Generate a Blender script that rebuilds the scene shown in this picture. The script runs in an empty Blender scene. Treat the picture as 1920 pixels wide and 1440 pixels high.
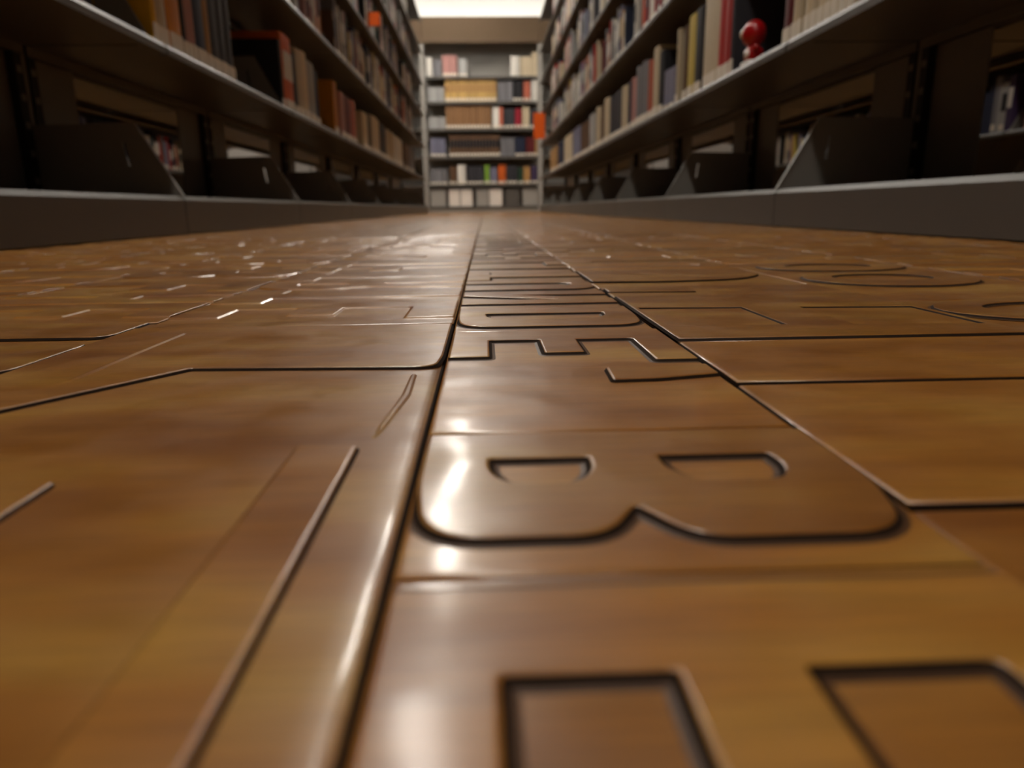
import bpy, bmesh, math, random
from mathutils import Vector, Matrix
from mathutils.geometry import tessellate_polygon

# ------------------------------------------------------------------ camera, world, exposure
scene = bpy.context.scene
C = scene.collection
FPX, PITCH, YAW, ROLL, CAMH = 1326.9, 0.2433, 0.0349, 0.0125, 0.0440
fw = Vector((math.sin(YAW) * math.cos(PITCH), math.cos(YAW) * math.cos(PITCH), -math.sin(PITCH)))
r0 = Vector((math.cos(YAW), -math.sin(YAW), 0)); u0 = r0.cross(fw)
cr = math.cos(ROLL) * r0 - math.sin(ROLL) * u0
cu = math.sin(ROLL) * r0 + math.cos(ROLL) * u0
cam_data = bpy.data.cameras.new('camera'); cam = bpy.data.objects.new('camera', cam_data); C.objects.link(cam)
m3 = Matrix((cr, cu, -fw)).transposed()
cam.matrix_world = Matrix.Translation((0, 0, CAMH)) @ m3.to_4x4()
cam_data.sensor_fit = 'HORIZONTAL'; cam_data.sensor_width = 36.0; cam_data.lens = FPX / 1920 * 36
cam_data.clip_start = 0.004; cam_data.clip_end = 60
cam_data.dof.use_dof = True; cam_data.dof.focus_distance = 0.255; cam_data.dof.aperture_fstop = 13.0
scene.camera = cam

world = bpy.data.worlds.new('world'); scene.world = world; world.use_nodes = True
world.node_tree.nodes['Background'].inputs[0].default_value = (1.0, 0.93, 0.85, 1)
world.node_tree.nodes['Background'].inputs[1].default_value = 0.02
vs = scene.view_settings
vs.view_transform = 'Standard'; vs.look = 'None'; vs.gamma = 1.0; vs.use_curve_mapping = False
vs.exposure = 0.32
LAMP = 30.0          # emission of the other ceiling lamps
FAR_LAMP = 58.0         # emission of the lamps towards the cross aisle, raised to brighten far shelves
WALL_WASH = 18.0          # emission of an added tube behind the far bookcase, whitening the wall

def project(p):
    d = Vector(p) - Vector((0, 0, CAMH)); z = d.dot(fw)
    if z < 1e-3: return None
    return 960 + FPX * d.dot(cr) / z, 720 - FPX * d.dot(cu) / z, z
def ray(x, y):
    return ((x - 960) / FPX) * cr - ((y - 720) / FPX) * cu + fw
def on_floor(x, y):
    d = ray(x, y); t = -CAMH / d.z
    return (d.x * t, d.y * t)

# ------------------------------------------------------------------ materials
def srgb(h):
    h = h.lstrip('#'); out = []
    for i in (0, 2, 4):
        v = int(h[i:i + 2], 16) / 255
        out.append(v / 12.92 if v <= 0.04045 else ((v + 0.055) / 1.055) ** 2.4)
    return (*out, 1)
def mat(name):
    m = bpy.data.materials.new(name); m.use_nodes = True
    return m, m.node_tree.nodes, m.node_tree.links, m.node_tree.nodes['Principled BSDF']

def wood_material(name, c1, c2, c3, rough=0.35):
    m, N, L, b = mat(name)
    tc = N.new('ShaderNodeTexCoord'); oi = N.new('ShaderNodeObjectInfo')
    off = N.new('ShaderNodeVectorMath'); off.operation = 'MULTIPLY_ADD'
    comb = N.new('ShaderNodeCombineXYZ')
    mul = N.new('ShaderNodeMath'); mul.operation = 'MULTIPLY'; mul.inputs[1].default_value = 13.7
    L.new(oi.outputs['Random'], mul.inputs[0])
    for i in range(3): L.new(mul.outputs[0], comb.inputs[i])
    add = N.new('ShaderNodeVectorMath'); add.operation = 'ADD'
    L.new(tc.outputs['Object'], add.inputs[0]); L.new(comb.outputs[0], add.inputs[1])
    # blotches, a few centimetres across, drawn out along the grain (X)
    mp = N.new('ShaderNodeMapping'); mp.inputs['Scale'].default_value = (14, 40, 14); L.new(add.outputs[0], mp.inputs[0])
    n1 = N.new('ShaderNodeTexNoise'); n1.inputs['Scale'].default_value = 1.0; n1.inputs['Detail'].default_value = 2; n1.inputs['Roughness'].default_value = 0.5
    L.new(mp.outputs[0], n1.inputs[0])
    ramp = N.new('ShaderNodeValToRGB'); e = ramp.color_ramp.elements
    e[0].position = 0.30; e[0].color = c1; e[1].position = 0.72; e[1].color = c3
    mid = ramp.color_ramp.elements.new(0.5); mid.color = c2
    L.new(n1.outputs['Fac'], ramp.inputs[0])
    # fine grain
    mp2 = N.new('ShaderNodeMapping'); mp2.inputs['Scale'].default_value = (60, 1100, 60); L.new(add.outputs[0], mp2.inputs[0])
    n2 = N.new('ShaderNodeTexNoise'); n2.inputs['Scale'].default_value = 1.0; n2.inputs['Detail'].default_value = 5; L.new(mp2.outputs[0], n2.inputs[0])
    gr = N.new('ShaderNodeMapRange'); gr.inputs[1].default_value = 0.3; gr.inputs[2].default_value = 0.7; gr.inputs[3].default_value = 0.80; gr.inputs[4].default_value = 1.12
    L.new(n2.outputs['Fac'], gr.inputs[0])
    # tone of the whole piece
    tone = N.new('ShaderNodeMapRange'); tone.inputs[3].default_value = 0.85; tone.inputs[4].default_value = 1.12
    L.new(oi.outputs['Random'], tone.inputs[0])
    mm = N.new('ShaderNodeMath'); mm.operation = 'MULTIPLY'; L.new(gr.outputs[0], mm.inputs[0]); L.new(tone.outputs[0], mm.inputs[1])
    # small dark specks of dirt
    n3 = N.new('ShaderNodeTexVoronoi'); n3.inputs['Scale'].default_value = 28; L.new(add.outputs[0], n3.inputs[0])
    sp = N.new('ShaderNodeMapRange'); sp.inputs[1].default_value = 0.012; sp.inputs[2].default_value = 0.03; sp.inputs[3].default_value = 0.45; sp.inputs[4].default_value = 1.0
    L.new(n3.outputs['Distance'], sp.inputs[0])
    mm2 = N.new('ShaderNodeMath'); mm2.operation = 'MULTIPLY'; L.new(mm.outputs[0], mm2.inputs[0]); L.new(sp.outputs[0], mm2.inputs[1])
    mx = N.new('ShaderNodeMix'); mx.data_type = 'RGBA'; mx.blend_type = 'MULTIPLY'; mx.inputs[0].default_value = 1
    L.new(ramp.outputs[0], mx.inputs[6]); L.new(mm2.outputs[0], mx.inputs[7])
    L.new(mx.outputs[2], b.inputs['Base Color'])
    # varnish: worn roughness + slow waves + fine scratches
    n4 = N.new('ShaderNodeTexNoise'); n4.inputs['Scale'].default_value = 55; n4.inputs['Detail'].default_value = 6; L.new(add.outputs[0], n4.inputs[0])
    rr = N.new('ShaderNodeMapRange'); rr.inputs[1].default_value = 0.3; rr.inputs[2].default_value = 0.7; rr.inputs[3].default_value = rough - 0.07; rr.inputs[4].default_value = rough + 0.10
    L.new(n4.outputs['Fac'], rr.inputs[0]); L.new(rr.outputs[0], b.inputs['Roughness'])
    b.inputs['Coat Weight'].default_value = 0.42; b.inputs['Coat Roughness'].default_value = 0.14; b.inputs['Coat IOR'].default_value = 1.45
    n5 = N.new('ShaderNodeTexNoise'); n5.inputs['Scale'].default_value = 24; n5.inputs['Detail'].default_value = 2; L.new(add.outputs[0], n5.inputs[0])
    bp1 = N.new('ShaderNodeBump'); bp1.inputs['Strength'].default_value = 0.6; bp1.inputs['Distance'].default_value = 0.0016; L.new(n5.outputs['Fac'], bp1.inputs['Height'])
    bp2 = N.new('ShaderNodeBump'); bp2.inputs['Strength'].default_value = 0.6; bp2.inputs['Distance'].default_value = 0.00012
    L.new(n2.outputs['Fac'], bp2.inputs['Height']); L.new(bp1.outputs[0], bp2.inputs['Normal'])
    L.new(bp2.outputs[0], b.inputs['Normal']); L.new(bp1.outputs[0], b.inputs['Coat Normal'])
    return m
WOOD = wood_material('varnished_maple', srgb('#85501b'), srgb('#9f6929'), srgb('#b1833a'))
def plain(name, col, rough=0.5, spec=0.5, metal=0.0, noise=0.0, nscale=40, bump=0.0):
    m, N, L, b = mat(name)
    b.inputs['Roughness'].default_value = rough; b.inputs['Specular IOR Level'].default_value = spec; b.inputs['Metallic'].default_value = metal
    tc = N.new('ShaderNodeTexCoord'); n = N.new('ShaderNodeTexNoise'); n.inputs['Scale'].default_value = nscale; n.inputs['Detail'].default_value = 4
    L.new(tc.outputs['Object'], n.inputs[0])
    mr = N.new('ShaderNodeMapRange'); mr.inputs[3].default_value = 1 - noise; mr.inputs[4].default_value = 1 + noise
    L.new(n.outputs['Fac'], mr.inputs[0])
    mx = N.new('ShaderNodeMix'); mx.data_type = 'RGBA'; mx.blend_type = 'MULTIPLY'; mx.inputs[0].default_value = 1
    mx.inputs[6].default_value = col; L.new(mr.outputs[0], mx.inputs[7]); L.new(mx.outputs[2], b.inputs['Base Color'])
    if bump:
        bp = N.new('ShaderNodeBump'); bp.inputs['Strength'].default_value = 0.4; bp.inputs['Distance'].default_value = bump
        L.new(n.outputs['Fac'], bp.inputs['Height']); L.new(bp.outputs[0], b.inputs['Normal'])
    return m
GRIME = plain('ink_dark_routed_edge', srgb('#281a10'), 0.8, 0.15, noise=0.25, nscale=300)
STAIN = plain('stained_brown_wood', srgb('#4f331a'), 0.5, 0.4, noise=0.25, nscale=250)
SUBFLOOR = plain('dark_subfloor', srgb('#1d140d'), 0.8, 0.2, noise=0.2)
STEEL = plain('grey_enamelled_steel', srgb('#57534e'), 0.42, 0.5, noise=0.06, nscale=12)
STEELD = plain('dark_slot_steel', srgb('#1c1a18'), 0.6, 0.3, noise=0.1)
STEELP = plain('lightened_upright_steel', srgb('#6a6763'), 0.4, 0.5, noise=0.06, nscale=12)  # upright grey, lightened in colour for the light missing under the shelves
BRACKET = plain('lightened_bracket_steel', srgb('#7b7771'), 0.45, 0.5, noise=0.06, nscale=12)  # same paint as STEEL, with the light missing under shelves put into it
STEELL = plain('pale_grey_steel', srgb('#9b9790'), 0.45, 0.5, noise=0.05, nscale=12)
PLASTER = plain('white_plaster', srgb('#e9e7e2'), 0.8, 0.2, noise=0.03, nscale=6, bump=0.001)
WALLG = plain('warm_grey_wall', srgb('#8c8479'), 0.8, 0.2, noise=0.05, nscale=6)
BOUNCE_BROWN = plain('floor_bounce_brown', srgb('#5e4c38'), 0.7, 0.3, noise=0.06, nscale=8)  # brown bounce from the wood floor painted into header and canopy
ORANGE = plain('orange_card', srgb('#f06414'), 0.6, 0.3, noise=0.04)
RED = plain('glossy_red_plastic', srgb('#a80c12'), 0.3, 0.5, noise=0.04)
WHITE = plain('white_plastic', srgb('#e4dcd2'), 0.4, 0.5, noise=0.04)
PAPER = plain('book_page_paper', srgb('#d8cdb8'), 0.85, 0.2, noise=0.08, nscale=200)
TICKET = plain('white_paper_label', srgb('#e6dccb'), 0.7, 0.3, noise=0.05)
def emission(name, col, s):
    m = bpy.data.materials.new(name); m.use_nodes = True; N = m.node_tree.nodes; L = m.node_tree.links
    b = N['Principled BSDF']; b.inputs['Base Color'].default_value = (0.8, 0.8, 0.8, 1)
    b.inputs['Emission Color'].default_value = col; b.inputs['Emission Strength'].default_value = s
    return m
TUBE = emission('lit_lamp_diffuser', (1.0, 0.93, 0.83, 1), LAMP)
TUBE_FAR = emission('boosted_far_lamp_diffuser', (1.0, 0.93, 0.83, 1), FAR_LAMP)
TUBE2 = emission('added_wash_tube', (1.0, 0.95, 0.88, 1), WALL_WASH)
def book_material(attr=False):
    m, N, L, b = mat('book_cloth' if not attr else 'book_cloth_mixed')
    b.inputs['Roughness'].default_value = 0.5; b.inputs['Specular IOR Level'].default_value = 0.4
    tc = N.new('ShaderNodeTexCoord'); n = N.new('ShaderNodeTexNoise'); n.inputs['Scale'].default_value = 9; n.inputs['Detail'].default_value = 5
    L.new(tc.outputs['Object'], n.inputs[0])
    mr = N.new('ShaderNodeMapRange'); mr.inputs[3].default_value = 0.85; mr.inputs[4].default_value = 1.12; L.new(n.outputs['Fac'], mr.inputs[0])
    mx = N.new('ShaderNodeMix'); mx.data_type = 'RGBA'; mx.blend_type = 'MULTIPLY'; mx.inputs[0].default_value = 1; L.new(mr.outputs[0], mx.inputs[7])
    if attr:
        a = N.new('ShaderNodeAttribute'); a.attribute_name = 'tint'; L.new(a.outputs['Color'], mx.inputs[6])
    else:
        oi = N.new('ShaderNodeObjectInfo'); L.new(oi.outputs['Color'], mx.inputs[6])
    L.new(mx.outputs[2], b.inputs['Base Color'])
    return m
BOOK = book_material(); BOOKMIX = book_material(True)

# ------------------------------------------------------------------ helpers
def link(name, me, parent=None):
    o = bpy.data.objects.new(name, me); C.objects.link(o); o.parent = parent
    return o
def empty(name, loc=(0, 0, 0)):
    o = bpy.data.objects.new(name, None); C.objects.link(o); o.location = loc; o.empty_display_size = 0.05
    return o
def tag(o, label=None, cat=None, group=None, kind=None):
    if label: o['label'] = label
    if cat: o['category'] = cat
    if group: o['group'] = group
    if kind: o['kind'] = kind
    return o
def mesh_from(name, verts, faces, mats, idx=None, smooth=None):
    me = bpy.data.meshes.new(name); me.from_pydata(verts, [], faces)
    for m in mats: me.materials.append(m)
    if idx: me.polygons.foreach_set('material_index', idx)
    if smooth is not None: me.polygons.foreach_set('use_smooth', smooth if isinstance(smooth, list) else [smooth] * len(faces))
    bm = bmesh.new(); bm.from_mesh(me); bmesh.ops.recalc_face_normals(bm, faces=bm.faces[:]); bm.to_mesh(me); bm.free()
    me.update(); return me
class MB:
    def __init__(s): s.v = []; s.f = []; s.i = []
    def box(s, x0, x1, y0, y1, z0, z1, mi=0):
        b = len(s.v)
        s.v += [(x0, y0, z0), (x1, y0, z0), (x1, y1, z0), (x0, y1, z0), (x0, y0, z1), (x1, y0, z1), (x1, y1, z1), (x0, y1, z1)]
        s.f += [tuple(b + k for k in q) for q in ((0, 3, 2, 1), (4, 5, 6, 7), (0, 1, 5, 4), (1, 2, 6, 5), (2, 3, 7, 6), (3, 0, 4, 7))]; s.i += [mi] * 6
        return s
    def prism(s, pts, ax, a0, a1, mi=0):
        # polygon in the plane perpendicular to ax ('x' or 'y'), extruded a0..a1
        b = len(s.v); n = len(pts)
        for a in (a0, a1):
            for p, q in pts: s.v.append((a, p, q) if ax == 'x' else (p, a, q))
        s.f += [tuple(b + k for k in range(n)), tuple(b + n + k for k in reversed(range(n)))]
        for k in range(n): s.f.append((b + k, b + (k + 1) % n, b + n + (k + 1) % n, b + n + k))
        s.i += [mi] * (n + 2); return s
    def mesh(s, name, mats, smooth=None): return mesh_from(name, s.v, s.f, mats, s.i, smooth)
    def build(s, name, mats, parent=None, smooth=None, bevel=0):
        o = link(name, s.mesh(name, mats if isinstance(mats, list) else [mats], smooth), parent)
        if bevel:
            md = o.modifiers.new('bevel', 'BEVEL'); md.width = bevel; md.segments = 2; md.limit_method = 'ANGLE'
        return o

def area2(p): return sum(p[i][0] * p[(i + 1) % len(p)][1] - p[(i + 1) % len(p)][0] * p[i][1] for i in range(len(p)))
def offset(poly, d):
    # moves a counter-clockwise outline outward by d (holes given clockwise move into the hole)
    n = len(poly); out = []
    for i in range(n):
        a = Vector(poly[i - 1]); b = Vector(poly[i]); c = Vector(poly[(i + 1) % n])
        e1 = (b - a); e2 = (c - b)
        if e1.length < 1e-9 or e2.length < 1e-9: out.append(tuple(b)); continue
        e1.normalize(); e2.normalize()
        n1 = Vector((e1.y, -e1.x)); n2 = Vector((e2.y, -e2.x)); m = n1 + n2
        k = m.length_squared
        if k < 0.25: m = n1 * 1.0
        else: m = m * (2 / k)
        out.append((b.x + m.x * d, b.y + m.y * d))
    return out
def relief(outer, holes, ztop, rings, mats, name, xlim=None):
    """Raised flat-topped piece with rounded shoulders. rings: list of (outward offset, z drop, material index)."""
    loops = []
    o = list(outer); o = o if area2(o) > 0 else o[::-1]; loops.append(o)
    for h in holes:
        h = list(h); loops.append(h if area2(h) < 0 else h[::-1])
    V, F, I, S = [], [], [], []
    rings_idx = []
    for lp in loops:
        rr = []
        for off, dz, mi in rings:
            pts = offset(lp, off); b = len(V)
            if xlim: pts = [(min(max(x, xlim[0]), xlim[1]), y) for x, y in pts]
            V += [(x, y, ztop - dz) for x, y in pts]; rr.append(list(range(b, b + len(pts))))
        n = len(lp)
        for k in range(1, len(rings)):
            for q in range(n):
                F.append((rr[k - 1][q], rr[k][q], rr[k][(q + 1) % n], rr[k - 1][(q + 1) % n])); I.append(rings[k][2]); S.append(True)
        rings_idx.append(rr[0])
    flat = [i for r in rings_idx for i in r]
    tess = tessellate_polygon([[Vector((V[i][0], V[i][1], 0)) for i in r] for r in rings_idx])
    for t in tess: F.append(tuple(flat[i] for i in t)); I.append(0); S.append(False)
    me = bpy.data.meshes.new(name); me.from_pydata(V, [], F)
    for m in mats: me.materials.append(m)
    me.polygons.foreach_set('material_index', I); me.polygons.foreach_set('use_smooth', S)
    bm = bmesh.new(); bm.from_mesh(me); bm.normal_update()
    for f in bm.faces:
        if f.normal.z < 0: f.normal_flip()
    bm.to_mesh(me); bm.free()
    return me
def rounded(poly, r):
    # rounds the corners given as (x, y, radius) or (x, y)
    out = []; n = len(poly)
    for i in range(n):
        p = poly[i]; rad = p[2] if len(p) > 2 else r
        a = Vector(poly[i - 1][:2]); b = Vector(p[:2]); c = Vector(poly[(i + 1) % n][:2])
        da, dc = (a - b), (c - b)
        rad = min(rad, da.length * 0.48, dc.length * 0.48)
        if rad < 1e-6: out.append(tuple(b)); continue
        p0 = b + da.normalized() * rad; p1 = b + dc.normalized() * rad
        k = 3 if rad < 0.004 else 8
        for t in range(k + 1):
            t /= k; q = p0 * (1 - t) ** 2 + b * (2 * t * (1 - t)) + p1 * t * t; out.append((q.x, q.y))
    return out

RNG = random.Random(7)
# ------------------------------------------------------------------ the room shell
floor = tag(MB().box(-5.2, 5.2, -3.2, 10.6, -0.06, -0.02).build('floor', SUBFLOOR), kind='structure')
tag(MB().box(-5.2, 5.2, -3.2, 10.6, 3.0, 3.1).build('ceiling', PLASTER), kind='structure')
tag(MB().box(-5.2, 5.2, 10.5, 10.6, -0.02, 3.0).build('wall_back', PLASTER), kind='structure')
tag(MB().box(-5.2, 5.2, -3.2, -3.1, -0.02, 3.0).build('wall_front', WALLG), kind='structure')
tag(MB().box(-5.2, -5.1, -3.1, 10.5, -0.02, 3.0).build('wall_left', WALLG), kind='structure')
tag(MB().box(5.1, 5.2, -3.1, 10.5, -0.02, 3.0).build('wall_right', WALLG), kind='structure')

# ------------------------------------------------------------------ floor boards and their raised letters
mmf = 0.001
RELIEF = 1.05 * mmf
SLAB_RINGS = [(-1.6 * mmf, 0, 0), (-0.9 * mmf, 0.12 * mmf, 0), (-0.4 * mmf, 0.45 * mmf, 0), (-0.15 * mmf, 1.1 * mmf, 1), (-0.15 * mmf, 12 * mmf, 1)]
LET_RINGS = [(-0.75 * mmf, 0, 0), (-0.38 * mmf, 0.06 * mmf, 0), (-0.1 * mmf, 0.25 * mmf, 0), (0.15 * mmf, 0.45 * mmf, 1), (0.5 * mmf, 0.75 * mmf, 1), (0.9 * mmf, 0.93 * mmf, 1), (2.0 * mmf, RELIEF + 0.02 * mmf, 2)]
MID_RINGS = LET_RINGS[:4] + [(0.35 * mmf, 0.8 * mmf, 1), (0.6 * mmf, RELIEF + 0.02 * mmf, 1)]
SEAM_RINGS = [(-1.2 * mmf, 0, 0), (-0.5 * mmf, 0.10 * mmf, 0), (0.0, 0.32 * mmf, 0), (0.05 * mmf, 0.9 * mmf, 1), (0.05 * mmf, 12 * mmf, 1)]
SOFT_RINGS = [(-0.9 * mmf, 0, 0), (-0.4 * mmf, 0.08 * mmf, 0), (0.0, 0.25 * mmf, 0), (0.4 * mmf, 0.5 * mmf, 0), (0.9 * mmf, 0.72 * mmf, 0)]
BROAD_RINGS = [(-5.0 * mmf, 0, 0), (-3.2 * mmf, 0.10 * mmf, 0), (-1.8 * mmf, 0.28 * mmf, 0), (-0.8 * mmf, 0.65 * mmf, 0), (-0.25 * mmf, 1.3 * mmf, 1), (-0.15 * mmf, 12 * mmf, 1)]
def board(x0, x1, y0, y1, ztop, name='floor_plank', parent=floor, rings=None):
    g = 0.15 * mmf
    p = [(x0 + g, y0 + g), (x1 - g, y0 + g), (x1 - g, y1 - g), (x0 + g, y1 - g)]
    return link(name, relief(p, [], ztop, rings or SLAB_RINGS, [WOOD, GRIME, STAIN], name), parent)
# glyph outlines in a unit box, u along the reading direction, v up: outer, holes (a third number is a corner radius)
def glyph(ch):
    a, t, c = 0.30, 0.165, 0.05
    if ch == 'E': return [[(0, 0), (.98, 0), (.98, .17), (.33, .17, .04), (.33, .43), (.74, .43), (.74, .60), (.33, .60), (.33, .83), (.83, .83), (.83, 1), (0, 1)]]
    if ch == 'B': return [[(0, 0), (.62, 0, .1), (1.0, .06, .35), (1.0, .46, .3), (.76, .545, .03), (.97, .62, .3), (.97, .97, .3), (.55, 1, .1), (0, 1)],
                          [(.29, .16), (.29, .43), (.42, .43, .1), (.56, .38, .2), (.56, .18, .12), (.42, .15, .1)], [(.29, .60), (.29, .84), (.42, .84, .1), (.55, .80, .15), (.55, .64, .15), (.42, .60, .1)]]
    if ch == 'D': return [[(0, 0), (.5, 0, .2), (1, .03, .4), (1, .97, .4), (.5, 1, .2), (0, 1)], [(.34, .17), (.34, .84), (.5, .84, .1), (.66, .78, .2), (.66, .24, .2), (.5, .17, .1)]]
    if ch == 'N': return [[(0, 0), (.30, 0), (.30, .66), (.66, 0), (1, 0), (1, 1), (.70, 1), (.70, .36), (.34, 1), (0, 1)]]
    if ch == 'U': return [[(.2, 0, .25), (.8, 0, .25), (1, .12, .3), (1, 1), (.68, 1), (.68, .22, .08), (.5, .15, .1), (.32, .22, .08), (.32, 1), (0, 1), (0, .12, .3)]]
    if ch == 'T': return [[(.34, 0), (.66, 0), (.66, .80), (1, .80), (1, 1), (0, 1), (0, .80), (.34, .80)]]
    if ch == 'L': return [[(0, 0), (.95, 0), (.95, .19), (.34, .19), (.34, 1), (0, 1)]]
    if ch == 'F': return [[(0, 0), (.33, 0), (.33, .42), (.8, .42), (.8, .6), (.33, .6), (.33, .81), (.95, .81), (.95, 1), (0, 1)]]
    if ch == 'H': return [[(0, 0), (.32, 0), (.32, .41), (.68, .41), (.68, 0), (1, 0), (1, 1), (.68, 1), (.68, .6), (.32, .6), (.32, 1), (0, 1)]]
    if ch == 'I': return [[(.3, 0), (.7, 0), (.7, 1), (.3, 1)]]
    if ch == 'R': return [[(0, 0), (.32, 0), (.32, .40), (.5, .40), (.68, 0), (1, 0), (.8, .46, .05), (1, .6, .15), (1, .92, .25), (.7, 1, .2), (0, 1)], [(.32, .57), (.32, .83), (.55, .83, .1), (.67, .78, .1), (.67, .62, .1), (.55, .57, .1)]]
    if ch == 'O': return [[(.25, 0, .2), (.75, 0, .2), (1, .15, .3), (1, .85, .3), (.75, 1, .2), (.25, 1, .2), (0, .85, .3), (0, .15, .3)], [(.33, .22, .1), (.33, .78, .1), (.5, .85, .12), (.67, .78, .1), (.67, .22, .1), (.5, .15, .12)]]
    if ch == 'P': return [[(0, 0), (.32, 0), (.32, .36), (.7, .36, .2), (1, .45, .2), (1, .92, .25), (.7, 1, .2), (0, 1)], [(.32, .54), (.32, .83), (.55, .83, .1), (.67, .78, .1), (.67, .6, .1), (.55, .54, .1)]]
def letter(ch, xb, xt, yfar, ynear, z, parent, rings=None):
    """xb: X of the baseline, xt: X of the cap line; the line reads from yfar to ynear (towards the near end of the aisle)."""
    loops = []
    sx, sy = abs(xt - xb), abs(yfar - ynear)
    for lp in glyph(ch):
        pts = [(xb + (xt - xb) * p[1], yfar + (ynear - yfar) * p[0], (p[2] * min(sx, sy) if len(p) > 2 else 0.0008)) for p in lp]
        loops.append(rounded(pts, 0.0008))
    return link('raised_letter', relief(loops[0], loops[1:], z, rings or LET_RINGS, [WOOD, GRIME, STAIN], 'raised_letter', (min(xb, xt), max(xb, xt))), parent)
def raised(poly, z, parent, name='raised_letter', r=0.001):
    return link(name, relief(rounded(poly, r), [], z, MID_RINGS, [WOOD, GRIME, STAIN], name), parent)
mm = lambda *p: tuple(q * mmf for q in p)
# --- central strip of reversed type, 76 mm wide
SX0, SX1 = -0.0127, 0.0637
ZB = -RELIEF
e = 0.0006
strip = [  # boards (near, far) and the letters on each (glyph, far, near)
    (0.000, 0.0808, [('E', .0765, .0265)]),
    (0.0808, 0.1400, [('B', .1352, .0885)]),
    (0.1400, 0.2640, [('E', .2590, .2040)]),
    (0.2640, 0.3950, [('D', .3225, .2700), ('N', .3860, .3370)]),
    (0.3950, 0.5200, [('U', .4480, .3975), ('T', .5120, .4530)]),
    (0.5200, 0.7600, [('I', .5600, .5300), ('L', .6180, .5700), ('H', .6800, .6260), ('E', .7400, .6900)]),
    (0.7600, 1.0100, [('R', .8200, .7680), ('U', .8800, .8300), ('T', .9400, .8900), ('O', 1.0, .9500)]),
    (1.0100, 1.3000, [('D', 1.07, 1.02), ('E', 1.13, 1.08), ('N', 1.20, 1.14), ('L', 1.26, 1.21)]),
]
for y0, y1, letters in strip:
    pk = board(SX0, SX1, y0 - (0.25 if y0 == 0 else 0), y1, ZB, rings=SEAM_RINGS)
    for ch, yf, yn in letters: letter(ch, SX1 - e, SX0 + e, yf, yn, 0.0, pk)
    if abs(y0 - 0.1400) < 1e-6:
        raised([mm(33.6, 195.5), mm(33.0, 180.6), mm(45, 181.2), mm(63.0, 185.6), mm(63.0, 197.5), mm(48, 194.5)], 0.0, pk, 'raised_fragment')
# --- wide strip on the one side of it: tall bars, a slanted letter, then rows of capitals
L1 = (-0.138, -0.0127)
pk = board(L1[0], L1[1], -0.25, 0.2795, -0.0006, rings=BROAD_RINGS)
raised([mm(-37.0, -240), mm(-25.2, -240), mm(-25.2, 130), mm(-37.0, 131.4)], 0.0003, pk)
raised([mm(-99.0, -240), mm(-73.5, -240), mm(-73.5, 115), mm(-99.0, 116)], 0.0002, pk)
raised([mm(-137.5, 279), mm(-13.6, 277), (-0.0136, 0.2135, .004), (-0.0150, 0.1990, .006), mm(-85.7, 203.0), mm(-112.0, 163.0), mm(-137.5, 124.0)], 0.0004, pk)
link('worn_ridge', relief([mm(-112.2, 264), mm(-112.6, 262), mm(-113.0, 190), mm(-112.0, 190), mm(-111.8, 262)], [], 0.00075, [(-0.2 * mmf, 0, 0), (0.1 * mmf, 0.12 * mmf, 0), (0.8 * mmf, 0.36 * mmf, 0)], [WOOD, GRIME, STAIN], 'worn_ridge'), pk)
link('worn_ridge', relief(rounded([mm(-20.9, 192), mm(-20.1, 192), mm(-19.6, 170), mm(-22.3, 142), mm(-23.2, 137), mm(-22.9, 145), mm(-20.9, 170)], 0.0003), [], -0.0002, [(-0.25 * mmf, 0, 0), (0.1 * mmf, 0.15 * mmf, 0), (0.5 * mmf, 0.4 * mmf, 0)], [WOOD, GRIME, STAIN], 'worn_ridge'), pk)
ALPH = 'EHRBDTLFNUOEPIHTE'
def lettered_strip(x0, x1, ystart, yend, seed, flip=False, zb=-.0007, soft=True, pitch=(.052, .066), blk=.19):
    rg = random.Random(seed); y = ystart
    while y < yend:
        y1 = min(y + blk * rg.uniform(.8, 1.25), yend + .02)
        pk = board(x0, x1, y, y1, zb)
        yy = y + .006
        while yy + .045 < y1:
            w = rg.uniform(*pitch) - .008
            if yy + w > y1: w = y1 - yy - .004
            ch = rg.choice(ALPH); m = 0.001
            if flip: letter(ch, x0 + m, x1 - m, yy + w, yy, zb + .0007, pk, SOFT_RINGS if soft or rg.random() < .6 else None)
            else: letter(ch, x1 - m, x0 + m, yy + w, yy, zb + .0007, pk, SOFT_RINGS if soft or rg.random() < .6 else None)
            yy += w + .006
        y = y1
    return y
far_y = {}
# a narrow fillet board, then capitals
board(L1[0], L1[1], 0.2795, 0.2925, 0.0)
far_y['L1'] = lettered_strip(L1[0], L1[1], 0.2925, 1.30, 3)
# next strips
L2 = (-0.264, -0.138)
pk = board(L2[0], L2[1], -0.25, 0.168, -0.0012)
pk = board(L2[0], L2[1], 0.168, 0.300, -0.0012)
raised([mm(-262, 298), mm(-139.5, 296), (-0.1395, 0.262, .008), mm(-262, 264)], 0.0001, pk)
raised([mm(-240, 252), (-0.1392, 0.249, .004), (-0.1392, 0.201, .012), mm(-180, 199), mm(-180, 222), mm(-240, 226)], 0.0001, pk)
far_y['L2'] = lettered_strip(L2[0], L2[1], 0.300, 1.20, 5, flip=True)
far_y['L3'] = lettered_strip(-0.384, -0.264, 0.20, 1.20, 8)
far_y['L4'] = lettered_strip(-0.500, -0.384, 0.35, 1.20, 11, flip=True)
far_y['L5'] = lettered_strip(-0.606, -0.500, 0.55, 1.20, 12)
R1 = (0.0637, 0.1878)
board(R1[0], R1[1], -0.25, 0.0985, -0.0015)
board(R1[0], R1[1], 0.0985, 0.1745, -0.0006)
board(R1[0], R1[1], 0.1745, 0.2312, 0.0001)
pk = board(R1[0], R1[1], 0.2312, 0.400, 0.0001)
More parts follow.
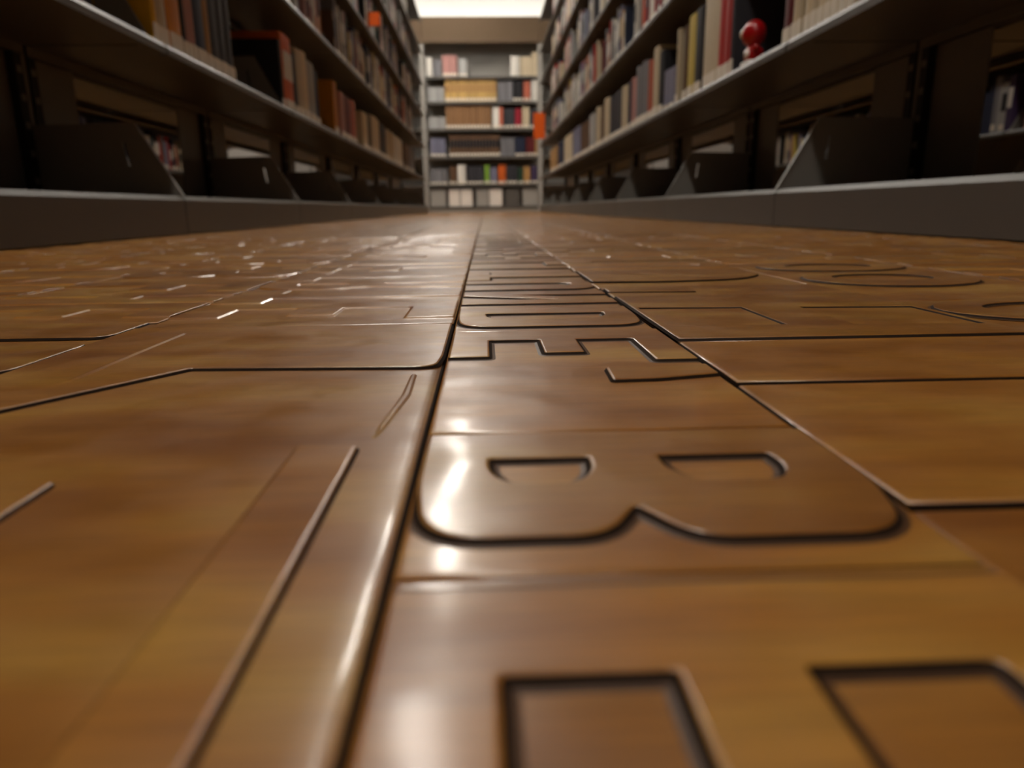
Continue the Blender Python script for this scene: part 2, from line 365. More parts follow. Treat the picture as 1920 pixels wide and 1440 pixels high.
link('raised_letter', relief([mm(64.6, 232.6), mm(187.0, 232.6), mm(187.0, 350), mm(64.6, 352)], [[mm(67, 258), mm(112, 258), mm(112, 306.5), mm(67, 309.5)], [mm(136.7, 256), mm(184.5, 252), mm(184.5, 300), mm(136.7, 304)]], 0.0009, MID_RINGS, [WOOD, GRIME, STAIN], 'raised_letter'), pk)
raised([mm(64.6, 388), mm(64.6, 372), mm(110, 368), mm(110, 386)], 0.0009, pk)
pk = board(R1[0], R1[1], 0.400, 0.520, -0.0010)
raised([mm(64.6, 470), mm(64.6, 432), (.110, .428, .01), (.160, .436, .03), (.186, .470, .02), (.160, .512, .03), (.110, .515, .02), mm(64.6, 510)], 0.0004, pk)
far_y['R1'] = lettered_strip(R1[0], R1[1], 0.520, 1.30, 21, soft=False)
pk = board(R1[1], 0.3130, -0.25, 0.215, -0.0010)
pk = board(R1[1], 0.3130, 0.215, 0.330, -0.0010)
def arc_poly(cx, cy, rx, ry, n=28): return [(cx + rx * math.cos(2 * math.pi * k / n), cy + ry * math.sin(2 * math.pi * k / n)) for k in range(n)]
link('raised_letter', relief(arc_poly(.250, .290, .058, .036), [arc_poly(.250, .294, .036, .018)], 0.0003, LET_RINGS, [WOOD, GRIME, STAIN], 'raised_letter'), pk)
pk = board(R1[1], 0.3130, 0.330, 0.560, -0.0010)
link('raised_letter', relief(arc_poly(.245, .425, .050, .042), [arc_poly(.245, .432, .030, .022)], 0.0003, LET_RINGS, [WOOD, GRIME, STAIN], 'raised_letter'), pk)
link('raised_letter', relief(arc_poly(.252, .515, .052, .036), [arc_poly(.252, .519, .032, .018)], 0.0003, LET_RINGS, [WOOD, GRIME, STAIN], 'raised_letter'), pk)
far_y['R2'] = lettered_strip(R1[1], 0.3130, 0.560, 1.25, 23, flip=True, soft=False)
far_y['R3'] = lettered_strip(0.3130, 0.430, 0.25, 1.20, 25)
far_y['R4'] = lettered_strip(0.430, 0.525, 0.40, 1.20, 26, flip=True)
far_y['R5'] = lettered_strip(0.525, 0.606, 0.50, 1.20, 27)
board(-0.384, -0.264, -0.25, 0.20, 0.0); board(-0.500, -0.384, -0.25, 0.35, 0.0); board(-0.606, -0.500, -0.25, 0.55, 0.0)
board(0.3130, 0.430, -0.25, 0.25, 0.0); board(0.430, 0.525, -0.25, 0.40, 0.0); board(0.525, 0.606, -0.25, 0.50, 0.0)
# plain boards beyond, where the letters are too flat to see
strips = {'S': (SX0, SX1), 'L1': L1, 'L2': L2, 'L3': (-.384, -.264), 'L4': (-.5, -.384), 'L5': (-.606, -.5), 'R1': R1, 'R2': (R1[1], .313), 'R3': (.313, .43), 'R4': (.43, .525), 'R5': (.525, .606)}
far_y['S'] = 1.30
for k, (x0, x1) in strips.items():
    y = far_y[k]; rg = random.Random(k)
    while y < 9.9:
        y1 = min(9.95, y + rg.uniform(.35, .8)); board(x0, x1, y, y1, rg.uniform(-.0009, .0)); y = y1
    y = -0.25
    while y > -3.0:
        y1 = max(-3.05, y - 0.95); board(x0, x1, y1, y, 0.0); y = y1
for s in (-1, 1):
    x = 0.606
    while x < 5.0:
        x1 = min(x + 0.25, 5.08)
        for y0, y1 in ((-3.05, 1.2), (1.2, 5.4), (5.4, 9.95)):
            a, b_ = (s * x, s * x1) if s > 0 else (s * x1, s * x)
            board(a, b_, y0, y1, 0.0)
        x = x1

# ------------------------------------------------------------------ steel shelving along the aisle
FX, CX, BX = 0.600, 0.885, 1.170          # front of the shelves, uprights, far face
PITCHY, Y00 = 0.914, 1.490
LEV = [0.0756, 0.3577, 0.690, 0.995, 1.300, 1.605, 1.910]
TOP = 2.20
def shelf_mesh(xf, xb, w, name, lipped=True):
    # pressed steel: plate with a turned-down front lip and back flange
    b = MB(); lip = 0.020
    s = 1 if xb > xf else -1
    def bx(a, c, *r): b.box(min(a, c), max(a, c), *r)
    y0, y1 = 0.005, w - 0.005
    g = lambda d: xf + s * d
    if lipped:   # front lip with a slanted upper edge
        prof = [(g(.004), 0.0), (g(0), -.008), (g(0), -lip), (g(.018), -lip), (g(.018), -lip + .0025), (g(.0025), -lip + .0025), (g(.0025), -.009), (g(.0055), -.0028), (xb, -.0028), (xb, 0.0)]
        b.prism(prof, 'y', y0, y1)
        bx(xb - s * 0.0025, xb, y0, y1, -lip, -.0029)
    else:
        bx(g(.017), xb, y0, y1, -.0025, 0.0)
    return b.mesh(name, [STEEL])
def bracket_mesh(xf, xc, h, name, set_back=0.03):
    # steel end bracket with a slanted front edge and an oblong slot near the front
    s = 1 if xc > xf else -1
    f = lambda d: xf + s * d
    D = abs(xc - xf)
    outer = [(f(set_back), 0.0), (f(D - 0.012), 0.0), (f(D - 0.012), h * 0.97), (f(set_back + 0.085), h), (f(set_back + 0.075), h * 0.97)]
    hole = [(f(set_back + .092), h * .42), (f(set_back + .097), h * .42), (f(set_back + .103), h * .74), (f(set_back + .098), h * .74)]
    y0, y1 = -0.0015, 0.0015
    V, F = [], []
    loops = [outer if area2(outer) > 0 else outer[::-1], hole if area2(hole) < 0 else hole[::-1]]
    idx = []
    for lp in loops:
        b = len(V); n = len(lp)
        V += [(x, y0, z) for x, z in lp] + [(x, y1, z) for x, z in lp]
        for k in range(n): F.append((b + k, b + (k + 1) % n, b + n + (k + 1) % n, b + n + k))
        idx.append((b, n))
    flat = [b + k for b, n in idx for k in range(n)]; flat2 = [b + n + k for b, n in idx for k in range(n)]
    for t in tessellate_polygon([[Vector((x, z, 0)) for x, z in lp] for lp in loops]):
        F.append(tuple(flat[i] for i in t)); F.append(tuple(flat2[i] for i in t))
    # folded front flange, the pale edge that catches the light
    b = MB(); b.v = V; b.f = F; b.i = [0] * len(F)
    p = [(f(set_back - .004), 0.0), (f(set_back), 0.0), (f(set_back + .079), h), (f(set_back + .075), h)]
    b.prism(p, 'y', -0.0045, 0.0045)
    return b.mesh(name, [BRACKET])
def upright_mesh(name):
    # slotted post: grey web between two dark slotted channels
    b = MB()
    b.box(-0.012, 0.012, -0.010, 0.010, 0.0, TOP, 0)
    for s in (-1, 1):
        b.box(-0.016, 0.016, s * 0.022 - 0.012, s * 0.022 + 0.012, 0.0, TOP, 1)
    z = 0.05
    while z < TOP - 0.03:
        for s in (-1, 1):
            for q in (-1, 1): b.box(min(q * .016, q * .0172), max(q * .016, q * .0172), s * .022 - .007, s * .022 + .007, z, z + .012, 0)
        z += 0.0508
    return b.mesh(name, [STEELP, STEELD])
M_up = upright_mesh('upright')
M_gus = MB().box(-0.0015, 0.0015, 0.036, 0.190, 0.0, TOP).mesh('post_plate', [STEELP])
M_sh, M_br, M_ki, M_bb = {}, {}, {}, {}
for s in (-1, 1):
    M_sh[s] = shelf_mesh(s * FX, s * (CX - 0.018), PITCHY, 'shelf')
    M_sh[s, 'b'] = shelf_mesh(s * BX, s * (CX + 0.018), PITCHY, 'shelf')
    M_sh[s, 'base'] = shelf_mesh(s * FX, s * (CX - 0.018), PITCHY, 'base_deck', False); M_sh[s, 'baseb'] = shelf_mesh(s * BX, s * (CX + 0.018), PITCHY, 'base_deck', False)
    M_br[s] = bracket_mesh(s * FX, s * CX, 0.155, 'shelf_bracket', 0.030)
    M_br[s, 'base'] = bracket_mesh(s * FX, s * CX, 0.140, 'base_bracket', 0.004)
    M_br[s, 'b'] = bracket_mesh(s * BX, s * CX, 0.155, 'shelf_bracket', 0.030)
    kb = MB(); q = lambda d: s * (FX + d)
    kb.prism([(q(0), .002), (q(0), .0676), (q(.005), .0756), (q(.016), .0756), (q(.016), .0736), (q(.006), .0736), (q(.0025), .067), (q(.0025), .002)], 'y', .0025, PITCHY - .0025)
    M_ki[s] = kb.mesh('kick_plate', [STEEL])
    x0, x1 = sorted((s * (BX - .004), s * BX)); M_ki[s, 'b'] = MB().box(x0, x1, 0.0025, PITCHY - 0.0025, 0.002, 0.0756).mesh('kick_plate', [STEEL])
    x0, x1 = sorted((s * (FX + .0045), s * (FX + .012))); M_bb[s] = MB().box(x0, x1, -0.011, 0.011, 0.0, 0.0700).mesh('kick_joint', [STEELP])
    M_sh[s, 'bm'] = MB().box(min(s * (CX - .014), s * (CX + .014)), max(s * (CX - .014), s * (CX + .014)), 0.036, PITCHY - 0.036, -0.018, -0.004).mesh('cross_beam', [STEELD])
BAY_LABELS = {
    (-1, 0): 'grey steel shelving bay with a yellow book at its start, above an empty base shelf',
    (-1, 1): 'grey steel shelving bay with an orange and white banded book beside its bracket',
    (-1, 2): 'grey steel shelving bay whose shelf carries a small square orange card sign',
    (-1, 6): 'empty pale grey shelving bay closing the row by the cross aisle, opposite the orange sign',
    (1, -1): 'grey steel shelving bay with cream volumes next to a dark red thin book',
    (1, 0): 'grey steel shelving bay with the red and white toy on its shelf',
    (1, 5): 'grey steel shelving bay with an upright orange sign jutting out near the cross aisle',
    (1, 6): 'empty pale grey shelving bay beside the upright orange sign',
}
bays = {}
for s in (-1, 1):
    for k in range(-1, 7):
        y = Y00 + PITCHY * k
        root = empty('shelving_bay', (s * CX, y, 0))
        lab = BAY_LABELS.get((s, k), 'grey steel library shelving bay in the long row of books beside the lettered floor')
        tag(root, lab, 'shelving', 'shelving bays lining the aisle'); bays[s, k] = root
        def part(name, me, loc=(0, 0, 0)):
            o = link(name, me, root); o.location = Vector(loc) - Vector((s * CX, 0, 0)); return o
        part('upright', M_up, (s * CX, 0, 0))
        part('post_plate', M_gus, (s * CX, 0, 0)); o = part('post_plate', M_gus, (s * CX, PITCHY, 0)); o.rotation_euler.z = math.pi
        part('kick_plate', M_ki[s]); part('kick_plate', M_ki[s, 'b']); part('kick_joint', M_bb[s])
        part('base_bracket', M_br[s, 'base'], (0, 0, LEV[0]))
        for i, z in enumerate(LEV):
            if i: part('shelf', M_sh[s], (0, 0, z)); part('shelf', M_sh[s, 'b'], (0, 0, z))
            else: part('base_deck', M_sh[s, 'base'], (0, 0, z)); part('base_deck', M_sh[s, 'baseb'], (0, 0, z))
            if i: part('shelf_bracket', M_br[s], (0, 0, z))
            if i: part('shelf_bracket', M_br[s, 'b'], (0, 0, z))
            if i: part('cross_beam', M_sh[s, 'bm'], (0, 0, z))
        x0, x1 = sorted((s * FX, s * BX))
        cp = MB().box(x0, x1, 0.002, PITCHY - 0.002, TOP + 0.001, TOP + 0.02).build('canopy', STEEL, root); cp.location.x = -s * CX
        if k == 6:
            bp = MB().box(-.002, .002, 0.191, PITCHY - 0.191, 0.08, TOP - .02).build('back_panel', STEELL, root)
            o = part('upright', M_up, (s * CX, PITCHY, 0)); o = part('kick_joint', M_bb[s], (0, PITCHY - .011, 0))
            for i, z in enumerate(LEV): part('shelf_bracket', M_br[s], (0, PITCHY - .008, z))
# rows across the neighbouring aisles, seen through the gaps above the empty base shelves
NX = 2.37
for s in (-1, 1):
    for k in range(-1, 7):
        root = empty('neighbouring_shelving', (s * (NX + .285), Y00 + PITCHY * k, 0))
        tag(root, 'grey steel shelving bay across the next aisle, glimpsed through the empty base shelves', 'shelving', 'shelving across the next aisle')
        def part(name, me, loc=(0, 0, 0)):
            o = link(name, me, root); o.location = Vector(loc) - Vector((s * CX, 0, 0)); return o
        part('upright', M_up, (s * CX, 0, 0)); part('kick_plate', M_ki[s])
        for i, z in enumerate(LEV):
            part('shelf', M_sh[s], (0, 0, z)); part('shelf_bracket', M_br[s], (0, 0, z))
        x0, x1 = sorted((s * .018, s * .022))
        MB().box(x0, x1, 0.002, PITCHY - .002, 0.0, TOP).build('back_panel', STEEL, root)

# ------------------------------------------------------------------ the bookcase across the end of the aisle
EY = 9.30
EZ = [0.075, 0.345, 0.680, 1.010, 1.325, 1.615]
EW = 1.44
for j in (-1, 0, 1):
    root = empty('end_bookcase', (j * EW - 0.005, EY, 0))
    tag(root, ['grey steel bookcase standing beyond the cross aisle, mostly hidden by the shelving row', 'grey steel bookcase closing the aisle, with matching gold and brown sets', 'grey steel bookcase standing beyond the cross aisle, mostly hidden by the shelving row'][j + 1], 'bookcase', 'bookcases across the end of the aisle')
    hw = EW / 2
    for q in (-1, 1):
        MB().box(q * hw - .028 if q > 0 else -hw, hw if q > 0 else -hw + .028, 0.0, 0.03, 0.0, 2.22).build('upright', STEELL, root)
    for z in EZ:
        b = MB(); b.box(-hw + .03, hw - .03, -.005, .30, -.003, 0.0); b.box(-hw + .03, hw - .03, -.008, -.005, -.028, 0.0)
        b.build('shelf', STEEL, root).location.z = z
    MB().box(-hw + .03, hw - .03, .005, .009, 0.0, .046).build('kick_plate', STEELL, root)
    MB().box(-hw + .001, hw - .001, .302, .31, 0.0, 2.24).build('back_panel', STEELL, root)
    MB().box(-hw + .002, hw - .002, -.02, .005, 1.99, 2.275).build('header_board', BOUNCE_BROWN, root)  # flat board in place of a canopy underside, floor bounce in its brown
    MB().box(-hw + .002, hw - .002, .006, .31, 2.245, 2.275).build('canopy', BOUNCE_BROWN, root)

# ------------------------------------------------------------------ ceiling lamps
def ceiling_lamp(x, y, label, group, length=1.2, width=0.16, lit=None):
    root = empty('ceiling_lamp', (x, y, 3.0)); tag(root, label, 'lamp', group)
    b = MB(); b.box(-width / 2 - .02, width / 2 + .02, -length / 2 - .02, length / 2 + .02, -.05, 0.0)
    b.build('housing', STEELL, root)
    MB().box(-width / 2, width / 2, -length / 2, length / 2, -.062, -.0505).build('diffuser', lit or TUBE, root)
for y in (-1.5, 0.9, 3.3, 5.7, 8.1): ceiling_lamp(-0.40, y, 'lit fluorescent ceiling lamp above the aisle' if y < 5 else 'boosted fluorescent ceiling lamp above the cross aisle end of the aisle', 'ceiling lamps above the aisle', lit=TUBE_FAR if y > 5 else TUBE)  # all the same fixture; the far ones boosted to brighten the far shelves
for s in (-1, 1):
    for y in (1.6, 4.6, 7.6): ceiling_lamp(s * 1.78, y, 'lit fluorescent ceiling lamp above a neighbouring aisle', 'ceiling lamps above neighbouring aisles')
root = empty('added_wall_wash', (0, 10.2, 2.40)); tag(root, 'added unseen tube behind the end bookcase, whitening the back wall', 'lamp')  # added tube, kept out of view, to brighten the back wall
MB().box(-1.9, 1.9, -.03, .03, -.03, 0.0).build('housing', STEELL, root)
MB().box(-1.9, 1.9, -.02, .02, 0.001, .02).build('diffuser', TUBE2, root)
MB().box(-.02, .02, .031, .3, -.03, -.005).build('wall_arm', STEELL, root)

# ------------------------------------------------------------------ books
COL = {'cream': '#c9b99b', 'white': '#d9d5cc', 'yellow': '#c79a1e', 'pale yellow': '#cdb65a', 'orange': '#d4621c', 'amber': '#c47f16', 'tan': '#a9814e', 'brown': '#5f4530', 'red': '#a3231f', 'crimson': '#97142a',
       'dark red': '#5e1618', 'pink': '#b0807a', 'salmon': '#b9624a', 'navy': '#1f2740', 'blue': '#3c5787', 'lavender': '#77778c', 'grey': '#77767a', 'pale grey': '#a4a4a2', 'charcoal': '#34343a', 'black': '#16151a', 'dark green': '#23402c', 'lime green': '#7fa83a', 'gold': '#c9a462', 'caramel': '#8c6744', 'purple': '#3f3150', 'teal': '#2f5a62'}
def make_book_meshes():
    # spine at x=0 towards the aisle, thickness along y, unit size
    b = MB(); n = 5
    prof = [(0.02 * (2 * t / n - 1) ** 2, -0.5 + t / n) for t in range(n + 1)]
    pts = prof + [(1.0, .5), (1.0, .42), (0.06, .42), (0.06, -.42), (1.0, -.42), (1.0, -.5)]
    k = len(pts); b.v += [(x, y, 0.0) for x, y in pts] + [(x, y, 1.0) for x, y in pts]
    for q in range(k): b.f.append((q, (q + 1) % k, k + (q + 1) % k, k + q)); b.i.append(0)
    for base, rev in ((0, True), (k, False)):
        t = tessellate_polygon([[Vector((x, y, 0)) for x, y in pts]])
        for tri in t: b.f.append(tuple(base + i for i in tri)); b.i.append(0)
    cover = b.mesh('book', [BOOK])
    pages = MB().box(.062, .965, -.418, .418, .02, .975).mesh('pages', [PAPER])
    lab = MB().box(-0.006, 0.019, -.40, .40, .035, .16).mesh('spine_label', [TICKET])
    band = MB().box(-0.004, 0.019, -.42, .42, .42, .78).mesh('title_band', [BOOK])
    return cover, pages, lab, band
B_cover, B_pages, B_label, B_band = make_book_meshes()
books = []     # dicts: x, y, z, rot, thick, depth, height, colour, shelf words, flags
def add_book(side, y, z, th, h, d, col, where, group, label=True, band=None, lean=0.0, x=None):
    if side and x is None:      # keep clear of the brackets at the bay joints
        yb = Y00 + PITCHY * round((y - Y00) / PITCHY); a, b_ = y - th / 2, y + th / 2
        if yb >= y: b_ = min(b_, yb - .006)
        else: a = max(a, yb + .006)
        if b_ - a < .008: return
        y, th = (a + b_) / 2, b_ - a
    books.append(dict(side=side, y=y, z=z, th=th, h=h, d=d, col=col, where=where, group=group, label=label, band=band, lean=lean, x=x))
def y_at(px, side, z):
    X = side * (FX + 0.028); lo, hi = 0.4, 12.0
    for _ in range(40):
        m = (lo + hi) / 2; p = project((X, m, z))
        if (p[0] > px) == (side > 0): lo = m
        else: hi = m
    return lo
SHELFW = {1: 'lowest filled shelf', 2: 'second filled shelf', 3: 'third filled shelf', 4: 'fourth filled shelf', 5: 'fifth filled shelf', 6: 'top shelf'}
def run_px(side, items):
    z = LEV[1]
    for px0, px1, col, h, *rest in items:
        a, b_ = sorted((y_at(px0, side, z), y_at(px1, side, z)))
        n = rest[0] if rest else 1; band = rest[1] if len(rest) > 1 else None
        t = (b_ - a) / n
        for q in range(n): add_book(side, a + t * (q + .5), z, t - .0015, h * (1 + .03 * (q % 2)), .17 + .02 * (q % 3), col, SHELFW[1], 'books on the shelves along the aisle', band=band)
run_px(-1, [(293, 303, 'yellow', .27), (303, 322, 'cream', .26), (323, 349, 'amber', .27), (349, 357, 'black', .25), (357, 374, 'pink', .255, 2), (374, 394, 'navy', .26), (394, 404, 'tan', .25), (404, 445, 'charcoal', .25, 3),
            (527, 537, 'black', .205), (538, 556, 'orange', .235, 1, 'white'), (556, 564, 'black', .20), (564, 584, 'cream', .225, 2), (584, 597, 'pale grey', .215), (597, 603, 'navy', .2),
            (630, 643, 'amber', .22), (643, 651, 'pink', .2), (651, 661, 'dark red', .2), (661, 671, 'salmon', .2, 2), (683, 693, 'cream', .19), (693, 700, 'black', .2), (700, 715, 'cream', .21, 3), (716, 727, 'charcoal', .2, 3), (727, 741, 'cream', .2, 4), (743, 757, 'white', .2, 5), (760, 768, 'brown', .2, 4), (769, 778, 'grey', .2, 6)])
run_px(1, [(1600, 1480, 'cream', .25, 9), (1479, 1464, 'dark red', .24), (1371, 1365, 'charcoal', .27), (1364, 1341, 'red', .26, 2), (1341, 1314, 'cream', .26), (1312, 1298, 'black', .235), (1297, 1285, 'pale yellow', .235), (1284, 1277, 'brown', .22), (1276, 1264, 'cream', .23),
           (1262, 1242, 'lavender', .13, 2), (1241, 1232, 'black', .21), (1231, 1221, 'cream', .24), (1221, 1212, 'salmon', .21, 2), (1211, 1190, 'grey', .225, 4), (1190, 1181, 'pink', .2, 2), (1180, 1175, 'navy', .2), (1174, 1163, 'cream', .2, 2), (1163, 1142, 'charcoal', .2, 4),
           (1141, 1131, 'cream', .215, 2), (1130, 1125, 'brown', .2), (1124, 1116, 'cream', .21, 2), (1114, 1104, 'pale grey', .2, 4), (1103, 1088, 'brown', .19, 5), (1087, 1074, 'lavender', .2, 6), (1072, 1058, 'cream', .2, 7), (1056, 1046, 'navy', .2, 6), (1044, 1032, 'tan', .2, 8)])
PAL = ['cream'] * 5 + ['white'] * 6 + ['pale grey'] * 5 + ['lavender'] * 2 + ['grey'] * 4 + ['charcoal'] * 4 + ['navy'] * 3 + ['black'] * 3 + ['pink'] * 2 + ['dark red'] * 2 + ['red'] * 2 + ['salmon', 'orange', 'crimson', 'brown', 'brown', 'tan', 'lavender', 'lavender', 'blue', 'teal', 'dark green', 'purple', 'pale yellow']
def fill(side, y0, y1, z, lev, rg, where, group, x=None):
    y = y0
    while y < y1 - 0.03:
        if rg.random() < .05: y += rg.uniform(.05, .14); continue
        th = rg.uniform(.018, .046)
        if y + th > y1: break
        add_book(side, y + th / 2, z, th - .0012, rg.uniform(.17, .255), rg.uniform(.14, .2), rg.choice(PAL), where, group, label=rg.random() < .75, band=rg.choice([None] * 4 + ['white', 'cream', 'black']), x=x)
        y += th
for s in (-1, 1):
    for lev in range(2, 7):
        for k in range(-1, 6):
            y0 = Y00 + PITCHY * k; rg = random.Random(1000 * lev + 10 * k + s)
            fill(s, y0 + .012, y0 + PITCHY * rg.uniform(.7, .97), LEV[lev], lev, rg, SHELFW[lev], 'books on the shelves along the aisle')
    for k in range(-1, 6):     # across the next aisle
        y0 = Y00 + PITCHY * k; rg = random.Random(77 * k + s)
        fill(s, y0 + .012, y0 + PITCHY * .93, LEV[1], 1, rg, 'shelf across the next aisle', 'books across the next aisle', x=s * (NX + .03))
        if k < 3: fill(s, y0 + .012, y0 + PITCHY * .93, LEV[2], 1, rg, 'shelf across the next aisle', 'books across the next aisle', x=s * (NX + .03))
# end bookcase rows: (px0, px1, colour, height, count, band)
PXM = 0.00668
def erow(zi, items):
    for px0, px1, col, h, n, *rest in items:
        a, b_ = (px0 - 906) * PXM, (px1 - 906) * PXM; t = (b_ - a) / n
        for q in range(n):
            add_book(0, EY + .02, EZ[zi], t - .002, h, .2, col, ['', 'lowest', 'second', 'third', 'fourth', 'topmost'][zi] + ' book shelf of the end bookcase', 'books on the end bookcase', label=(rest[0] if rest else True), band=(rest[1] if len(rest) > 1 else None), x=a + t * (q + .5))
erow(1, [(804, 838, 'grey', .19, 5), (842, 855, 'brown', .22, 2), (857, 872, 'white', .235, 2), (874, 905, 'charcoal', .215, 5), (908, 917, 'lime green', .23, 1), (918, 931, 'lavender', .2, 2), (934, 948, 'orange', .23, 2), (950, 970, 'charcoal', .215, 3), (972, 981, 'dark green', .2, 1), (982, 994, 'tan', .21, 2), (996, 1008, 'purple', .215, 2)])
erow(2, [(808, 836, 'lavender', .22, 4), (843, 938, 'brown', .255, 16, True, 'black'), (940, 965, 'grey', .22, 4, False), (966, 985, 'navy', .22, 3), (987, 1003, 'dark red', .22, 3), (1003, 1008, 'tan', .2, 1)])
erow(3, [(806, 837, 'pale grey', .14, 4, False), (838, 922, 'caramel', .27, 14), (925, 937, 'white', .25, 2), (937, 944, 'salmon', .25, 1), (946, 966, 'charcoal', .23, 3), (967, 979, 'crimson', .235, 2), (980, 993, 'cream', .25, 2), (994, 1008, 'charcoal', .23, 2)])
erow(4, [(806, 836, 'pale grey', .17, 4, False), (838, 933, 'gold', .265, 14, True, 'tan'), (935, 962, 'grey', .23, 4, False), (963, 981, 'black', .24, 3), (983, 995, 'salmon', .23, 2), (997, 1008, 'white', .25, 2, False)])
erow(5, [(806, 816, 'white', .22, 3, False), (818, 833, 'grey', .19, 2, False), (835, 862, 'pink', .24, 5), (864, 880, 'pale grey', .20, 3), (960, 976, 'white', .23, 3, False), (977, 999, 'cream', .22, 4, False), (999, 1008, 'cream', .27, 2, False)])

def book_matrix(b):
    if b['side'] == 0:
        return Matrix.Translation((b['x'], b['y'], b['z'] + .0006)) @ Matrix.Rotation(math.pi / 2, 4, 'Z')
    X = b['x'] if b['x'] is not None else b['side'] * (FX + 0.028)
    R = Matrix.Identity(4) if b['side'] > 0 else Matrix.Rotation(math.pi, 4, 'Z')
    return Matrix.Translation((X, b['y'], b['z'] + .0006)) @ R
def seen_area(b):
    Mx = book_matrix(b); pts = []
    for v in ((0, -b['th'] / 2, 0), (0, b['th'] / 2, 0), (0, 0, b['h'])):
        p = project(Mx @ Vector(v))
        if p is None: return -1
        pts.append(p)
    cx = sum(p[0] for p in pts) / 3
    if not (0 < cx < 1920) or pts[0][1] < 4: return -1
    if b['group'] == 'books across the next aisle': return 0.5
    y_top = max(0, pts[2][1]); return abs(pts[0][0] - pts[1][0] + 0.2) * max(1, pts[0][1] - y_top)
for b in books: b['area'] = seen_area(b)
order = sorted(range(len(books)), key=lambda i: -books[i]['area'])
keep = set(order[:300])
def size_word(b):
    w = 'thin' if b['th'] < .022 else ('thick' if b['th'] > .038 else '')
    return w
def neighbour(i, d):
    j = i + d
    if 0 <= j < len(books) and books[j]['where'] == books[i]['where'] and books[j]['side'] == books[i]['side'] and abs(books[j]['y'] - books[i]['y']) < .2: return books[j]['col']
    return None
rest_v, rest_f, rest_c = [], [], []
seen_labels = {}
for i, b in enumerate(books):
    Mx = book_matrix(b)
    if i in keep:
        o = link('book', B_cover); o.location = Mx.translation; o.rotation_euler = Mx.to_euler(); o.scale = (b['d'], b['th'], b['h'])
        j = random.Random(i).uniform(.80, 1.14); c = srgb(COL[b['col']]); o.color = (c[0] * j, c[1] * j, c[2] * j, 1)
        a1, a2 = neighbour(i, -1), neighbour(i, 1)
        nb = f" between {a1} and {a2} books" if a1 and a2 and a1 != a2 else (f" among {a1} books" if a1 and a1 == a2 else (f" beside a {a1 or a2} book" if (a1 or a2) else ''))
        lab = ' '.join((size_word(b) + ' ' + b['col'] + ' book' + (f" with {b['band']} band" if b['band'] else '')).split()) + nb + ', ' + b['where']
        if len(lab.split()) > 16: lab = ' '.join((size_word(b) + ' ' + b['col'] + ' book').split()) + ', ' + b['where']
        tag(o, lab, 'book', b['group'])
        pg = link('pages', B_pages, o)
        if b['label']: link('spine_label', B_label, o)
        if b['band']: t = link('title_band', B_band, o); t.color = srgb(COL[b['band']])
    else:
        col = srgb(COL[b['col']])
        def bx(x0, x1, y0, y1, z0, z1, c):
            k = len(rest_v)
            for x, y, z in ((x0, y0, z0), (x1, y0, z0), (x1, y1, z0), (x0, y1, z0), (x0, y0, z1), (x1, y0, z1), (x1, y1, z1), (x0, y1, z1)): rest_v.append(tuple(Mx @ Vector((x, y, z))))
            for q in ((0, 3, 2, 1), (4, 5, 6, 7), (0, 1, 5, 4), (1, 2, 6, 5), (2, 3, 7, 6), (3, 0, 4, 7)): rest_f.append(tuple(k + w for w in q)); rest_c.append(c)
        t, h, d = b['th'] / 2, b['h'], b['d']
        bx(0, d, -t, t, 0, h * .992, col)
        bx(.01, d - .004, -t * .84, t * .84, h * .992, h * .994, srgb('#d8cdb8'))
        if b['label']: bx(-.001, 0, -t * .8, t * .8, h * .04, h * .16, srgb('#e6dccb'))
        if b['band']: bx(-.001, 0, -t * .8, t * .8, h * .42, h * .78, srgb(COL[b['band']]))
me = bpy.data.meshes.new('distant_books'); me.from_pydata(rest_v, [], rest_f); me.materials.append(BOOKMIX)
ca = me.color_attributes.new('tint', 'FLOAT_COLOR', 'CORNER')
flat = []
for c in rest_c: flat += list(c) * 4
ca.data.foreach_set('color', flat)
tag(link('distant_books', me), 'rows of mixed coloured library books filling the upper and far shelves', 'books', kind='stuff')

# bays that no landmark singles out are named after the books that open their lowest filled shelf
for (s_, k), root in bays.items():
    if (s_, k) in BAY_LABELS: continue
    y0 = Y00 + PITCHY * k
    row = sorted((b['y'], b['col']) for b in books if b['side'] == s_ and b['x'] is None and b['where'] == SHELFW[1] and y0 < b['y'] < y0 + PITCHY)
    cols = []
    for _, c in row:
        if c not in cols: cols.append(c)
    if len(cols) >= 3: root['label'] = f"grey steel shelving bay with {cols[0]}, {cols[1]} and {cols[2]} books on its lowest filled shelf"
    elif cols: root['label'] = f"grey steel shelving bay with only {' and '.join(cols)} books on its lowest filled shelf"

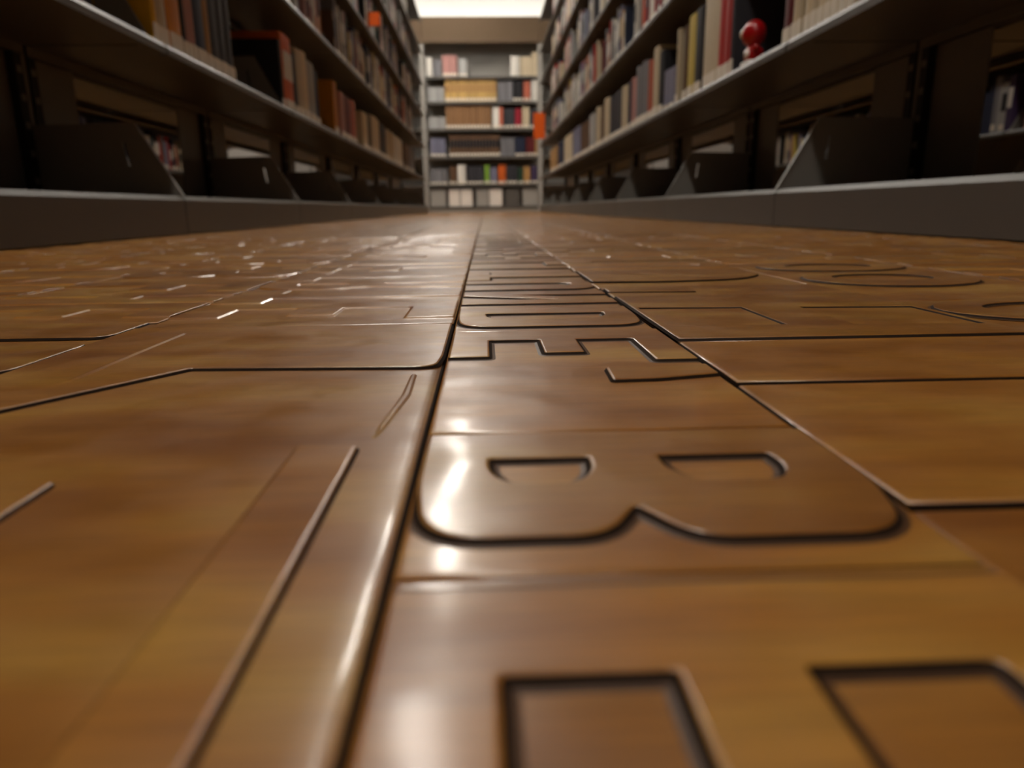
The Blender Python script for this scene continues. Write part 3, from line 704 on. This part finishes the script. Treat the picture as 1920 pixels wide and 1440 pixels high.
# pale boxes on the base shelf of the end bookcase
for px0, px1, mname, lab in ((804, 834, STEELL, 'pale grey storage box at the post end of the base shelf, end bookcase'), (839, 860, WHITE, 'off-white storage box on base shelf of the end bookcase'), (861, 884, WHITE, 'off-white storage box on base shelf of the end bookcase'),
                             (891, 915, STEELL, 'pale grey storage box on base shelf, beside an off-white box'), (916, 941, WHITE, 'off-white storage box on base shelf of the end bookcase'), (946, 974, STEEL, 'dark grey storage box on base shelf of the end bookcase'), (979, 1008, STEELL, 'pale grey storage box beside the dark grey one, base shelf of end bookcase')):
    x0, x1 = (px0 - 906) * PXM, (px1 - 906) * PXM
    root = empty('storage_box', ((x0 + x1) / 2, EY + .02, EZ[0] + .0006)); w = (x1 - x0) / 2 - .003
    tag(root, lab, 'box', 'storage boxes on the base shelf of the end bookcase')
    MB().box(-w, w, 0.0, .24, 0.0, .17).build('box_body', mname, root, bevel=.003)
    MB().box(-w - .002, w + .002, -.003, .243, .171, .205).build('box_lid', mname, root, bevel=.003)

# orange card signs
root = empty('orange_card', (-0.600, 4.39, LEV[3] + .0006)); tag(root, 'small square orange card sign standing out from a book shelf', 'sign')
MB().box(-.034, .034, -.001, .001, .058, .128).build('card', ORANGE, root)
MB().box(-.03, .0, .0012, .003, .0, .06).build('holder', STEELL, root)
root = empty('orange_sign', (0.545, 7.15, LEV[2] + .0006)); tag(root, 'upright orange sign jutting into the aisle from the shelves before the bookcase', 'sign')
MB().box(-.058, .050, -.002, .002, .0, .235).build('card', ORANGE, root)
MB().box(.03, .075, .0022, .005, .0, .06).build('holder', STEELL, root)

# small red and white toy on the shelf above the empty base shelf
ty = y_at(1406, 1, LEV[1])
root = empty('toy_figure', (FX + 0.035, ty, LEV[1] + .0008)); tag(root, 'small round red toy with white patches on the shelf beside red books', 'toy')
def ball(name, m, c, r, parent, seg=20):
    bm = bmesh.new(); bmesh.ops.create_uvsphere(bm, u_segments=seg, v_segments=seg // 2, radius=1)
    for v in bm.verts: v.co = Vector((v.co.x * r[0] + c[0], v.co.y * r[1] + c[1], v.co.z * r[2] + c[2]))
    me = bpy.data.meshes.new(name); bm.to_mesh(me); bm.free(); me.materials.append(m)
    me.polygons.foreach_set('use_smooth', [True] * len(me.polygons)); return link(name, me, parent)
ball('body', RED, (0, 0, .024), (.022, .026, .0245), root)
ball('head', RED, (0, 0.006, .072), (.027, .033, .030), root)
ball('face_patch', WHITE, (-.019, .016, .074), (.010, .014, .012), root)
ball('belly_patch', WHITE, (-.015, -.004, .026), (.009, .013, .011), root)
for q in (-1, 1): ball('arm', RED, (-.006, q * .026, .036), (.008, .012, .008), root, 12)
for q in (-1, 1): ball('foot', WHITE, (-.014, q * .015, .007), (.011, .010, .007), root, 12)
